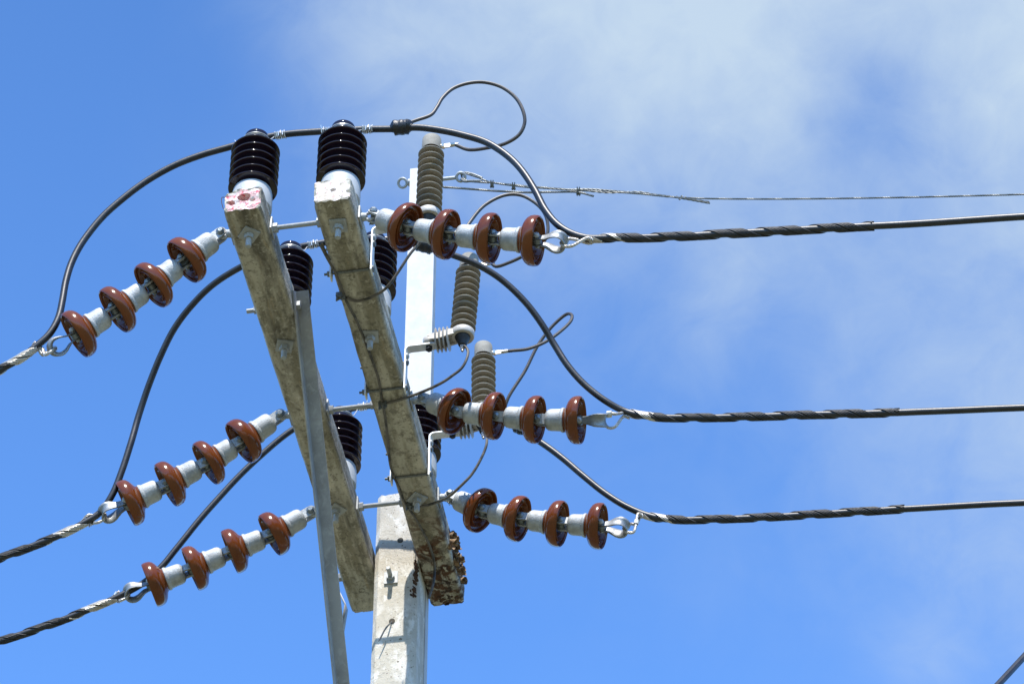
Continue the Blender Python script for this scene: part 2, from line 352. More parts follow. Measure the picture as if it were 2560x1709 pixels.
for r in range(9):
    for b in top:
        p = cen+(b-cen)*max(.01, 1-r/8); 
        if r: p.z += .004*noise.noise(p*60)
        vs2.append(p)
m.add(vs2, [(r*K+k, r*K+(k+1) % K, (r+1)*K+(k+1) % K, (r+1)*K+k) for r in range(8) for k in range(K)])
pole = tag(m.build('utility_pole', [M['pole'], M['pole_top']], ang=40, loc=zz(cx, cy, -Z0)), 'pale chamfered concrete utility pole with bolt holes and pink paint specks on top', 'utility pole')
def polept(px, py, off=0): return at(1, px, py, PY0-off)
def polefront(p): # the front face moves out a little as the pole widens downward
    z = p.z-Z0; return PY0-(PY1-PY0)/2*.012*max(0, -z)
for px, py in ((1001, 1350), (980, 1552), (1000, 1640)):
    p = polept(px, py); p.y = polefront(p); m = MB()
    if px == 1000: continue
    m.lathe([(.0105, -.0025), (.0115, .0), (.0095, .001)], p, Y_, 20); m.lathe([(.0001, .0003), (.0115, .0003)], p+V((0, -.0028, 0)), Y_, 20)  # ring and dark disc on the face; the hole's shade is painted
    m.build('painted_bolt_hole', M['hole'], pole)
p = polept(978, 1445); p.y = polefront(p)
m = MB(); m.box(p+V((0, -.004, 0)), (.026, 0, 0), (0, 0, .028), (0, .0035, 0)); m.build('square_washer', M['galv'], pole)
m = MB(); m.hexn(p+V((0, -.0075, 0)), p+V((0, -.020, 0)), .028); m.build('nut', M['galv'], pole)
m = MB(); m.cyl(p+V((0, -.02, 0)), p+V((0, -.062, .002)), .0085, 14, bev=.001); m.build('bolt_end', M['galv'], pole)
p = polept(980, 1552); p.y = polefront(p)
m = MB(); e = at(1, 946, 1602, p.y-.035); m.tube(crom([p+V((0, .0, 0)), p.lerp(e, .45)+V((0, -.012, 0)), e], .01), .0016, 6); m.tube(crom([p+V((.002, 0, 0)), p.lerp(e, .5)+V((.003, -.01, 0)), e+V((.004, .004, .006))], .01), .0016, 6)
m.build('loose_wire', M['strand'], pole)

# steel channel standing behind the pole top
m = MB(); sx0, sx1, sy = .191, .303, 2.066; T = .007; FL = .055
for z0, z1 in ((-.55, at(1, 1034, 421, sy).z-Z0),):
    hp = at(1, 1044, 873, sy); hz = hp.z-Z0; hh = .012
    U2 = [(sx0, sy), (sx1, sy), (sx1, sy+FL), (sx1-T, sy+FL), (sx1-T, sy+T), (sx0+T, sy+T), (sx0+T, sy+FL), (sx0, sy+FL)]
    for a_, b_ in ((z0, hz-hh), (hz+hh, z1)): m.prism(U2, zz(0, 0, a_), X_, Y_, Z_*(b_-a_))
    for x_ in (sx0, sx1-T): m.prism([(x_, sy), (x_+T, sy), (x_+T, sy+FL), (x_, sy+FL)], zz(0, 0, hz-hh), X_, Y_, Z_*2*hh)
    x0_, x1_ = sx0+T, sx1-T; q8 = [(x0_, hz-hh), ((x0_+x1_)/2, hz-hh), (x1_, hz-hh), (x1_, hz), (x1_, hz+hh), ((x0_+x1_)/2, hz+hh), (x0_, hz+hh), (x0_, hz)]
    outer = []
    for i in range(8):
        a_, b_ = q8[i], q8[(i+1) % 8]; outer += [a_, ((a_[0]+b_[0])/2, (a_[1]+b_[1])/2)]
    inner = [(hp.x+.0062*math.cos(t), hz+.0062*math.sin(t)) for t in [math.atan2(o_[1]-hz, (o_[0]-hp.x)*.3) for o_ in outer]]
    for yq, fl in ((sy, 1), (sy+T, -1)): m.add([zz(x_, yq, z_) for x_, z_ in outer+inner], [(i, (i+1) % 16, 16+(i+1) % 16, 16+i)[::fl] for i in range(16)])
    m.add([zz(x_, yq, z_) for yq in (sy, sy+T) for x_, z_ in inner], [(i, (i+1) % 16, 16+(i+1) % 16, 16+i) for i in range(16)])
post = tag(m.build('steel_post', M['post'], loc=zz((sx0+sx1)/2, sy, -.55)), 'tall white galvanized steel channel post standing behind the concrete pole top', 'steel post')
for zb in (.05, -.3):
    m = MB(); m.hexn(zz((sx0+sx1)/2, PY1+.02, zb), zz((sx0+sx1)/2, sy+.03, zb), .026); m.build('bolt', M['galv'], post)

# ------------------------------------------------------------------ brace
m = MB(); bx = AX+AW+.001
ptop = at(0, 738, 729, bx); pbot = at(0, 841, 1709, bx)
d = (pbot-ptop).normalized(); pend = ptop+d*1.75; nrm = d.cross(X_).normalized()
if nrm.dot(F) > 0: nrm = -nrm                 # towards the camera
t_ = .005; LEG = .047
m.prism([(0, 0), (LEG, 0), (LEG, t_), (t_, t_), (t_, .06), (0, .06)], ptop, X_, nrm, d*1.75)
brace = tag(m.build('steel_brace', M['dullgalv'], loc=ptop), 'long grey galvanized angle brace running down from left crossarm beside the concrete pole', 'brace')
p = at(0, 743, 763, bx+.006)
m = MB(); m.box(p+V((.006, 0, 0)), (0, .011, 0), (0, 0, .011), (.006, 0, 0), .001); m.build('bolt_head', M['galv'], brace)
pl = V((0, p.y, p.z))
m = MB(); m.hexn(zz(-.002, p.y, p.z-Z0), zz(-.016, p.y, p.z-Z0), .026); m.build('nut', M['galv'], brace)
m = MB(); m.cyl(zz(-.015, p.y, p.z-Z0), zz(-.043, p.y, p.z-Z0), .0085, 14, bev=.001); m.build('bolt_end', M['galv'], brace)

# bolt that holds the crossarms to the pole, and a bent strap seen behind the brace
t = thing('arm_bolt', zz(-.005, 1.99, .05), 'bolt end with nut on the outer side of left crossarm near the pole', 'bolt')
m = MB(); m.hexn(zz(-.002, 1.99, .05), zz(-.02, 1.99, .05), .03); m.build('nut', M['dullgalv'], t)
m = MB(); m.cyl(zz(-.02, 1.99, .05), zz(-.04, 1.99, .05), .009, 14, bev=.001); m.build('bolt_end', M['dullgalv'], t)
m = MB(); m.cyl(zz(.0, 1.99, .05), zz(.45, 1.99, .05), .008, 12); m.build('bolt_shaft', M['dullgalv'], t)
m = MB(); a = at(1, 850, 1478, 2.13); b = at(1, 864, 1506, 2.13); c2 = at(1, 855, 1560, 2.13); yb = V((0, .045, 0))
m.add([a, b, c2, a+yb, b+yb, c2+yb], [(0, 1, 4, 3), (1, 2, 5, 4)])
o = m.build('strap_bracket', M['dullgalv'], loc=b); md = o.modifiers.new('thick', 'SOLIDIFY'); md.thickness = .004
tag(o, 'small bent steel strap peeking out behind the long grey brace', 'strap')

# ------------------------------------------------------------------ through rods
def rod(y, label):
    t = thing('threaded_rod', zz(AX+AW/2, y, .053), label, 'threaded rod', 'threaded rods through both crossarms')
    m = MB(); r = .0092; prof = [(.0001, -.02)]; n = 220; Lr = BX+AW+.04
    for i in range(n): prof.append((r if i % 2 else r-.0011, -.02+Lr*i/(n-1)))
    prof.append((.0001, -.02+Lr)); m.lathe(prof, zz(0, y, .053), X_, 14); m.build('rod', M['galv'], t, ang=20)
    for x, dx in ((AX, -1), (AX+AW, 1), (BX, -1), (BX+AW, 1)):
        inner = x in (AX+AW, BX)
        m = MB(); rr = random.uniform(-.12, .12); u = V((0, math.cos(rr), math.sin(rr))); v = V((0, -math.sin(rr), math.cos(rr)))
        if x != BX: m.box(zz(x+dx*.0045, y, .053), u*.029, v*.029, X_*.0028); m.build('square_washer', M['galv'], t)
        if inner:
            m = MB(); o = .0075 if x != BX else .0015; m.hexn(zz(x+dx*o, y, .053), zz(x+dx*(o+.015), y, .053), .030, random.random()); m.build('nut', M['galv'], t)
    for x, dx in ((AX, -1), (BX+AW, 1)):       # forged eye nut that takes the insulator string
        m = MB(); m.lathe([(.0001, .007), (.014, .007), (.0155, .012), (.013, .026), (.0001, .028)], zz(x, y, .053), X_*dx, 16)
        pts = [zz(x+dx*.024, y, .066), zz(x+dx*.036, y, .069), zz(x+dx*.052, y, .063), zz(x+dx*.058, y, .053), zz(x+dx*.052, y, .043), zz(x+dx*.036, y, .037), zz(x+dx*.024, y, .040)]
        m.tube(crom(pts, .006), .006, 10); m.build('eye_nut', M['cap'], t)
ROD_Y = (.15, 1.072, 1.608)
rod(ROD_Y[0], 'grey threaded rod joining both crossarms nearest their painted ends')
rod(ROD_Y[1], 'grey threaded rod joining both crossarms midway, in front of a dark insulator top')
rod(ROD_Y[2], 'grey threaded rod joining both crossarms across the top of the pole')

# ------------------------------------------------------------------ upright dark insulators
def pin_insulator(loc, label, rot):
    t = thing('post_insulator', loc, label, 'insulator', 'dark upright insulators on the crossarms')
    b = MB(); z = lambda q: q-AH
    prof = [(.0001, z(.205)), (.058, z(.205))]
    sh = [.217, .2536, .2902, .3268, .3634, .40]
    for i, s_ in enumerate(sh):
        prof += [(.056, z(s_-.009)), (.070, z(s_-.0048)), (.0818, z(s_-.0036)), (.0838, z(s_-.0028)), (.0849, z(s_-.0012)), (.0850, z(s_+.0006)), (.0838, z(s_+.0024)), (.076, z(s_+.0058)), (.062, z(s_+.0145)), (.057, z(s_+.019))]
    prof += [(.046, z(.418)), (.038, z(.432)), (.0355, z(.446)), (.0365, z(.459)), (.0405, z(.465)), (.0425, z(.471)), (.0412, z(.480)), (.036, z(.4855)), (.024, z(.489)), (.0001, z(.4895))]
    b.lathe(prof, (0, 0, 0), Z_, 56); body = b.build('porcelain_body', M['dark'], t, world=False, ang=60)
    b = MB(); b.lathe([(.0001, z(.1075)), (.066, z(.1075)), (.070, z(.111)), (.0705, z(.135)), (.069, z(.185)), (.066, z(.200)), (.0001, z(.201))], (0, 0, 0), Z_, 48); b.build('base_cap', M['base'], t, world=False)
    u = V((math.cos(rot), math.sin(rot), 0)); v = V((-math.sin(rot), math.cos(rot), 0)); q = V((0, 0, -AH))
    b = MB(); b.box(q-Z_*.0055, u*.0285, v*.0285, Z_*.0033); b.build('square_washer', M['galv'], t, world=False)
    b = MB(); b.hexn(q-Z_*.009, q-Z_*.028, .031, rot*1.7); b.build('nut', M['galv'], t, world=False)
    b = MB(); pr = [(.0001, 0)]+[(.0102 if i % 2 else .0094, .001+.0022*i) for i in range(17)]+[(.0001, .0375)]; b.lathe(pr, q-Z_*.028, -Z_, 16); b.build('stud', M['galv'], t, world=False)
    return t
INS = [(AX, .110, .7, 'dark ribbed insulator on the broken pink end of the left crossarm'),
       (BX, .120, .08, 'dark ribbed insulator on the flat whitish end of the right crossarm'),
       (AX, .661, .35, 'dark ribbed insulator on left crossarm partly behind the upper end of the steel brace'),
       (BX, .665, .15, 'dark ribbed insulator behind right crossarm, just under the highest right-hand red disc string'),
       (AX, 1.545, .9, 'dark ribbed insulator on left crossarm beyond the middle threaded rod, seen above the pole'),
       (BX, 1.535, .75, 'dark ribbed insulator behind right crossarm, just under the middle right-hand red disc string')]
ins = []
for i, (x, y, rot, lab) in enumerate(INS):
    loc = zz(x+AW/2, y, AH)
    if i == 0: o = pin_insulator(loc, lab, rot)
    else:
        o = copy_tree(ins[0]); o.location = loc; o['label'] = lab
        for ch_ in o.children:
            if ch_.name.startswith(('square_washer', 'nut')): ch_.rotation_euler = (0, 0, rot-.7)
    ins.append(o)

# ------------------------------------------------------------------ power cables (each runs from one span over its two insulators to the other span)
k_ = 2560/2349
def path(pts, ys):
    """pts: pixels of the 2349-wide view; ys: list of (index, distance y) control values, linear between them"""
    out = []
    for i, (a, b) in enumerate(pts):
        for (i0, y0), (i1, y1) in zip(ys, ys[1:]):
            if i0 <= i <= i1: y = y0+(y1-y0)*(i-i0)/max(1, i1-i0); break
        out.append(at(1, a*k_, b*k_, y))
    return out
def extend(P, n0, n1, sag=.012):
    """carry the spans on beyond the frame at the slope they leave it"""
    d = (P[0]-P[1]).normalized(); a = [P[0]+d*s+V((0, 0, .5*sag*s*s)) for s in (14, 8, 4, 1.5)][-n0:] if n0 else []
    e = (P[-1]-P[-2]).normalized(); b = [P[-1]+e*s+V((0, 0, .5*sag*s*s)) for s in (1.5, 4, 8, 14)][:n1] if n1 else []
    return a+P+b
c1 = [(0, 848), (50, 820), (80, 797), (112, 768), (133, 732), (143, 690), (151, 645), (165, 600), (190, 552), (230, 502), (280, 457), (340, 413), (400, 380), (460, 357), (525, 338),
      (580, 322), (640, 310), (730, 302), (790, 299), (840, 297), (905, 296), (955, 293), (1005, 298), (1060, 309), (1110, 324), (1150, 347), (1182, 374), (1207, 404), (1230, 441), (1252, 484), (1276, 514), (1306, 534), (1345, 546), (1400, 546), (1500, 544.5), (1700, 534), (2000, 519), (2349, 497)]
c2 = [(0, 1280), (60, 1258), (130, 1230), (190, 1200), (228, 1176), (255, 1138), (279, 1080), (299, 1020), (320, 950), (345, 875), (370, 812), (402, 750), (440, 700), (490, 652), (552, 613),
      (610, 586), (690, 565), (745, 556), (810, 549), (880, 549), (940, 557), (985, 568), (1045, 587), (1100, 610), (1152, 643), (1202, 689), (1240, 737), (1270, 786), (1302, 837), (1342, 882), (1392, 921), (1440, 945), (1500, 955), (1600, 957), (1800, 953), (2000, 947), (2349, 935)]
c3 = [(0, 1470), (100, 1437), (200, 1399), (280, 1364), (330, 1336), (372, 1297), (400, 1262), (450, 1200), (500, 1143), (550, 1089), (600, 1042), (670, 986),
      (730, 955), (800, 938), (850, 930), (920, 928), (1000, 932), (1080, 942), (1140, 958), (1190, 984), (1240, 1014), (1290, 1050), (1340, 1092), (1390, 1132), (1440, 1163), (1500, 1186), (1560, 1192), (1700, 1188), (1900, 1177), (2100, 1165), (2349, 1153)]
P1 = extend(path(c1, [(0, .15), (6, .15), (14, .158), (19, .165), (24, .165), (31, .16), (37, .15)]), 4, 4)
P2 = extend(path(c2, [(0, 1.07), (4, 1.075), (8, 1.03), (14, .78), (16, .712), (19, .715), (22, .80), (27, 1.0), (31, 1.09), (36, 1.07)]), 4, 4)
P3 = extend(path(c3, [(0, 1.608), (4, 1.615), (11, 1.6), (13, 1.596), (16, 1.586), (20, 1.6), (25, 1.625), (30, 1.608)]), 4, 4)
CR = .0122
CAB = []
for P, lab in ((P1, 'thick black power cable arching over the two nearest dark insulators'), (P2, 'thick black power cable passing the middle pair of dark insulators behind the crossarms'), (P3, 'thick black power cable of the lowest phase, passing the farthest pair of dark insulators')):
    c = [p+noise.noise_vector(p*3.1)*.0022+noise.noise_vector(p*9)*.0006 for p in crom(P, .012)]; m = MB(); m.tube(c, CR, 14)
    o = m.build('power_cable', M['cable'], loc=c[len(c)//2]); tag(o, lab, 'power cable', 'thick black power cables'); CAB.append(c)
def proj(p):
    d = p-CAM; z = d.dot(F); return (1280+FPX*d.dot(RT)/z, 854.5-FPX*d.dot(UP)/z)
def nearest(c, px, py):
    return min(range(len(c)), key=lambda i: (lambda q: (q[0]-px)**2+(q[1]-py)**2)(proj(c[i])))
def resample(pts, s):
    out = [pts[0]]; acc = 0
    for a, b in zip(pts, pts[1:]):
        l = (b-a).length
        while acc+l >= s and l > 1e-9:
            a = a.lerp(b, (s-acc)/l); out.append(a); l = (b-a).length; acc = 0
        acc += l
    return out
def sub(c, i0, i1): return c[i0:i1+1] if i0 <= i1 else c[i1:i0+1][::-1]

# tie wires that lash the cables to the insulator necks
def tie(i, c):
    o = ins[i]; ce = V(o.location); z = .455-AH
    m = MB(); ends = []
    j0 = min(range(len(c)), key=lambda q: (c[q]-(ce+V((0, .05, z)))).length)
    for sgn in (-1, 1):
        seg = []
        for q in (range(j0, 0, -1) if sgn < 0 else range(j0, len(c)-1)):
            s = abs((c[q].x-ce.x))
            if .046 < s < .098: seg.append(c[q])
            if s > .1: break
        rs = resample(seg, .0012); fr = frames(rs); pts = []
        for a, (p, (tt, u, v)) in enumerate(zip(rs, fr)):
            th = 2*math.pi*a*.0012/.0062*(1 if a*.0012 < .018 else .93); pts.append(p+(u*math.cos(th)+v*math.sin(th))*(CR+.0022))
        if len(pts) > 4:
            m.tube(pts, .0024, 6); tip = pts[-1]; m.tube([tip, tip+V((.002*sgn, -.004, .012))], .0018, 6)
            ends.append(pts[0])
    if len(ends) == 2:
        for k in range(2):
            arc = [ce+V((.048*math.cos(a)*(1+.05*k), .049*math.sin(a)*(1+.05*k), z-.010+.0040*k)) for a in [R(195+150*q/14) for q in range(15)]]
            m.tube(crom([ends[0]]+arc+[ends[1]], .006), .0018, 6)
    m.build('tie_wire', M['tie'], o)
for i in range(6): tie(i, CAB[i//2])

# ------------------------------------------------------------------ strings of red disc insulators
UL = .152
def unit_meshes():
    b = MB()   # glazed disc: shell, thick rounded rim, ribbed underside
    pr = [(.038, .090), (.0415, .096), (.0432, .100), (.0485, .1045), (.0595, .109), (.0705, .1145), (.0785, .121), (.0838, .1295), (.0860, .140), (.0859, .1495), (.0845, .1558), (.0818, .1582), (.0798, .1570), (.0787, .151), (.0768, .143), (.073, .1385), (.068, .138), (.0645, .142), (.0632, .1525), (.0615, .1550), (.0598, .1525), (.058, .139), (.052, .133), (.047, .134), (.0445, .145), (.0427, .1480), (.041, .145), (.0395, .132), (.033, .125), (.024, .124), (.014, .125), (.0001, .125)]
    b.lathe(pr, (0, 0, 0), Z_, 56); disc = b
    cap = MB(); cap.lathe([(.0001, .026), (.016, .0265), (.026, .029), (.033, .033), (.0372, .039), (.0392, .048), (.0395, .068), (.0402, .083), (.0428, .086), (.0445, .090), (.0445, .095), (.042, .097), (.037, .0972)], (0, 0, 0), Z_, 40)
    cem = MB(); cem.lathe([(.037, .0968), (.0412, .0970), (.0422, .0985), (.0432, .1005), (.043, .102)], (0, 0, 0), Z_, 40)
    ears = MB()
    for s in (-1, 1):
        prof = [(-.0185, .032), (-.0180, .0)]+[(.0180*math.cos(a), .0180*math.sin(a)) for a in [math.pi+math.pi*k/10 for k in range(11)]]+[(.0185, .032), (.025, .040), (-.025, .040)]
        ears.prism(prof, V((s*.0155-.0035, 0, 0)), Y_, Z_, X_*.007)
    pin = MB(); pin.cyl((-.027, 0, 0), (.027, 0, 0), .0078, 14); pin.cyl((.019, 0, 0), (.031, 0, 0), .0145, 18, .011, bev=.004); pin.cyl((-.030, 0, 0), (-.019, 0, 0), .0085, 14, bev=.001)
    pin.tube([V((-.0265, -.013, .002)), V((-.0265, .013, -.002)), V((-.0265, .018, .004))], .0016, 6)
    sh = MB(); sh.cyl((0, 0, .112), (0, 0, .142), .0115, 16); sh.lathe([(.022, .1245), (.0225, .127), (.0165, .131), (.0115, .135)], (0, 0, 0), Z_, 20)
    sh.prism([(.0165*math.cos(2*math.pi*k/18), UL+.0165*math.sin(2*math.pi*k/18)) for k in range(18)], V((-.0085, 0, 0)), Y_, Z_, X_*.017)
    return disc, cap, cem, ears, pin, sh
UM = unit_meshes(); UMESH = None
def make_unit(parent, mtx):
    global UMESH
    if UMESH is None:
        names = ('insulator_disc', 'metal_cap', 'cement_ring', 'clevis', 'clevis_pin', 'eye_pin'); mt = (M['red'], M['cap'], M['cement'], M['cap'], M['clevis'], M['clevis']); UMESH = []
        for n_, b, q in zip(names, UM, mt):
            o = b.build(n_, q, ang=50 if n_ == 'insulator_disc' else 35); UMESH.append((n_, o.data)); bpy.data.objects.remove(o)
    d = child('insulator_disc', UMESH[0][1], parent, mtx)
    for n_, me in UMESH[1:]: child(n_, me, d)
    return d
def thimble(parent, P, d, pax, o0):
    """strap bent into a U with a flared saddle; ears on the last eye"""
    s = d.cross(pax).normalized(); pts = [(-.014, .0125), (.0, .0125), (.016, .0128), (.030, .0145), (.044, .0195), (.055, .0225)]
    arc = [(.067+.0235*math.sin(a), .0232*math.cos(a)) for a in [math.pi*k/12 for k in range(13)]]
    U_ = pts+arc+[(a, -b) for a, b in pts[::-1]]; n = len(U_); vs = []; W = 9
    for i, (a, b) in enumerate(U_):
        f = min(1, max(0, (a-.02)/.04)); wd = .0135+.0095*f; fl = .014*max(0, (a-.04)/.056)**.8 if a > .04 else 0
        if i == 0 or i == n-1: wd *= .7
        pa = V(U_[max(0, i-1)]+(0,)); pb = V(U_[min(n-1, i+1)]+(0,)); tn = (pb-pa).normalized(); no = V((-tn.y, tn.x, 0))
        for j in range(W):
            q = -1+2*j/(W-1); off = fl*q*q
            vs.append(P+d*(a+no.x*off)+pax*(b+no.y*off)+s*(q*wd))
    m = MB(); m.add(vs, [(i*W+j, i*W+j+1, (i+1)*W+j+1, (i+1)*W+j) for i in range(n-1) for j in range(W-1)])
    o = m.build('thimble_clevis', M['forged'], parent, ang=60)
    md = o.modifiers.new('thick', 'SOLIDIFY'); md.thickness = .0042; md.offset = 0
    m = MB(); m.cyl(P-pax*.024, P+pax*.026, .0078, 14); m.cyl(P+pax*.0165, P+pax*.03, .012, 16, .010, bev=.003); m.tube([P-pax*.021-s*.012, P-pax*.021+s*.014], .0016, 6)
    m.build('clevis_pin', M['cap'], o)
    return s
def string(y, side, pins, phis, label):
    S = [at(1, px, py, y) for px, py in pins]
    x0 = (AX-.046) if side < 0 else (BX+AW+.046); S[0] = at(0, *pins[0], x0); S[0] = V((x0, y, Z0+.053)).lerp(S[0], .0)
    t = thing('disc_insulator_string', S[0], label, 'insulator string', 'strings of red-brown disc insulators')
    for i in range(4):
        d = (S[i+1]-S[i]); ln = d.length; d.normalize(); tv = -F
        n_im = (UP-d*UP.dot(d)).normalized(); tow = (tv-d*tv.dot(d)).normalized()
        n_im = (n_im-tow*n_im.dot(tow)).normalized(); ph = R(phis[i]); pax = n_im*math.cos(ph)+tow*math.sin(ph); yv = d.cross(pax)
        mt = Matrix((pax, yv, d)).transposed().to_4x4(); mt = Matrix.Translation(S[i]-S[0]) @ mt @ Matrix.Diagonal((1, 1, ln/UL, 1))
        make_unit(t, mt)
    ph = R(phis[4]); d = (S[4]-S[3]).normalized(); pax = n_im*math.cos(ph)+tow*math.sin(ph)
    s = thimble(t, S[4], d, pax, S[0])
    return S, d, pax, s
STR = [
 (ROD_Y[0], 1, [(916, 546), (1020, 570), (1123, 587), (1232, 596), (1342, 602)], (25, 28, 22, 18, 32), 'highest right-hand string of four red-brown disc insulators, fixed near the whitish crossarm end', 'R1'),
 (ROD_Y[1], 1, [(1045, 999), (1142, 1029), (1243, 1040), (1345, 1049), (1450, 1050)], (70, 80, 86, 75, 88), 'middle right-hand string of four red-brown disc insulators crossing in front of a grey arrester', 'R2'),
 (ROD_Y[2], 1, [(1113, 1249), (1206, 1277), (1302, 1297), (1402, 1309), (1503, 1315)], (50, 45, 40, 35, 35), 'lowest right-hand string of four red-brown disc insulators, just above the wasp nest', 'R3'),
 (ROD_Y[0], -1, [(540, 590), (460, 654), (378, 716), (287, 777), (189, 838)], (60, 20, 15, 15, 10), 'highest left-hand string of four red-brown disc insulators, fixed near the pink crossarm end', 'L1'),
 (ROD_Y[1], -1, [(691, 1053), (601, 1106), (515, 1159), (417, 1212), (317, 1259)], (70, 55, 55, 50, 40), 'middle left-hand string of four red-brown disc insulators crossing in front of a slanting cable', 'L2'),
 (ROD_Y[2], -1, [(774, 1294), (677, 1337), (577, 1379), (479, 1422), (377, 1462)], (60, 40, 35, 30, 25), 'lowest left-hand string of four red-brown disc insulators, ending behind the steel brace', 'L3')]
ENDS = {}
for y, sd, pins, phis, lab, key in STR: ENDS[key] = string(y, sd, pins, phis, lab)

# ------------------------------------------------------------------ preformed wire grips
def grip(key, c, start, stop, silver, label, sleeve=None):
    S, d, pax, s = ENDS[key]; P = S[4]
    i0 = nearest(c, *start); i1 = nearest(c, *stop) if stop else (5 if start[0] < 1280 else len(c)-5)
    run = resample(sub(c, i0, i1), .006)
    if stop is None: run = run[:230]
    m = MB(); fr = frames(run); wr = .00235; Rh = CR+wr*.9; pitch = .175; st = [[], []]
    dth = 2*wr*1.02/Rh/math.cos(math.atan(2*math.pi*Rh/pitch))
    # start angle so that the two legs leave on the two sides of the saddle
    to = (P+d*.09-run[0]); base = 0
    sdir = s-fr[0][0]*s.dot(fr[0][0]); base = math.atan2(sdir.dot(fr[0][2]), sdir.dot(fr[0][1]))
    firsts = []
    for leg in (0, 1):
        for w_ in range(5):
            pts = []; ph0 = base+leg*R(125)+(w_-2)*dth
            n = len(run)-int((w_*1.7) % 5)
            for a in range(n):
                th = ph0+2*math.pi*a*.006/pitch; t_, u, v = fr[a]
                pts.append(run[a]+(u*math.cos(th)+v*math.sin(th))*Rh)
            ns = min(n-2, int((silver+(.03 if leg else 0)+.012*w_)/.006))
            m.mi = 0
            if ns > 1: m.tube(pts[:ns+1], wr, 6)
            m.mi = 1
            if n-ns > 2: m.tube(pts[max(0, ns):], wr, 6)
            if w_ == 2: firsts.append((pts[0], (pts[1]-pts[0]).normalized()))
    # the loop through the saddle: five strands laid up as a rope
    A, ta = firsts[0]; B, tb = firsts[1]
    if (A-P).dot(s) < (B-P).dot(s): A, B, ta, tb = B, A, tb, ta
    ap = P+d*.0845
    loop = crom([A, A-ta*.02, P+d*.125+s*.023, P+d*.104+s*.0255, P+d*.090+s*.014, ap, P+d*.090-s*.014, P+d*.104-s*.0255, P+d*.125-s*.023, B-tb*.02, B], .004)
    loop = resample(loop, .004); fl = frames(loop); m.mi = 0
    for w_ in range(5):
        pts = []
        for a, (p, (t_, u, v)) in enumerate(zip(loop, fl)):
            e = min(1, a*.004/.03, (len(loop)-1-a)*.004/.03); th = 2*math.pi*(w_/5+a*.004/.045); rr = .0036+.0035*(1-e)
            pts.append(p+(u*math.cos(th)+v*math.sin(th))*rr)
        m.tube(pts, .0023, 6)
    o = m.build('wire_grip', [M['wire'], M['blackwire']], loc=P, ang=60)
    tag(o, label, 'wire grip', 'twisted wire grips on the cable ends')
    if sleeve:
        q = min(range(len(loop)), key=lambda i: (lambda z: (z[0]-sleeve[0])**2+(z[1]-sleeve[1])**2)(proj(loop[i])))
        q = min(max(q, 2), len(loop)-3); tq = (loop[q+1]-loop[q-1]).normalized()
        b = MB(); b.lathe([(.0078, -.009), (.0088, -.009), (.0088, .009), (.0078, .009)], loop[q], tq, 16); b.box(loop[q]-UP*.012, tq*.009, UP*.004, F*.0007); b.build('band', M['bracket'], o)
grip('R1', CAB[0], (1482, 596), (2190, 567), .03, 'twisted wire grip on the highest right-hand cable, just below the thin steel strand')
grip('R2', CAB[1], (1575, 1034), (2250, 1030), .045, 'twisted wire grip on the middle right-hand cable', (1525, 1018))
grip('R3', CAB[2], (1612, 1293), (2265, 1273), .045, 'twisted wire grip on the lowest right-hand cable', (1588, 1305))
grip('L1', CAB[0], (88, 866), None, .09, 'silvery twisted wire grip on the highest left-hand cable beside the upward bend', (141, 855))
grip('L2', CAB[1], (215, 1300), None, .09, 'twisted wire grip on the middle left-hand cable, silvery near the insulators')
grip('L3', CAB[2], (290, 1485), None, .11, 'twisted wire grip on the lowest left-hand cable, silvery with a small white band', (272, 1500))

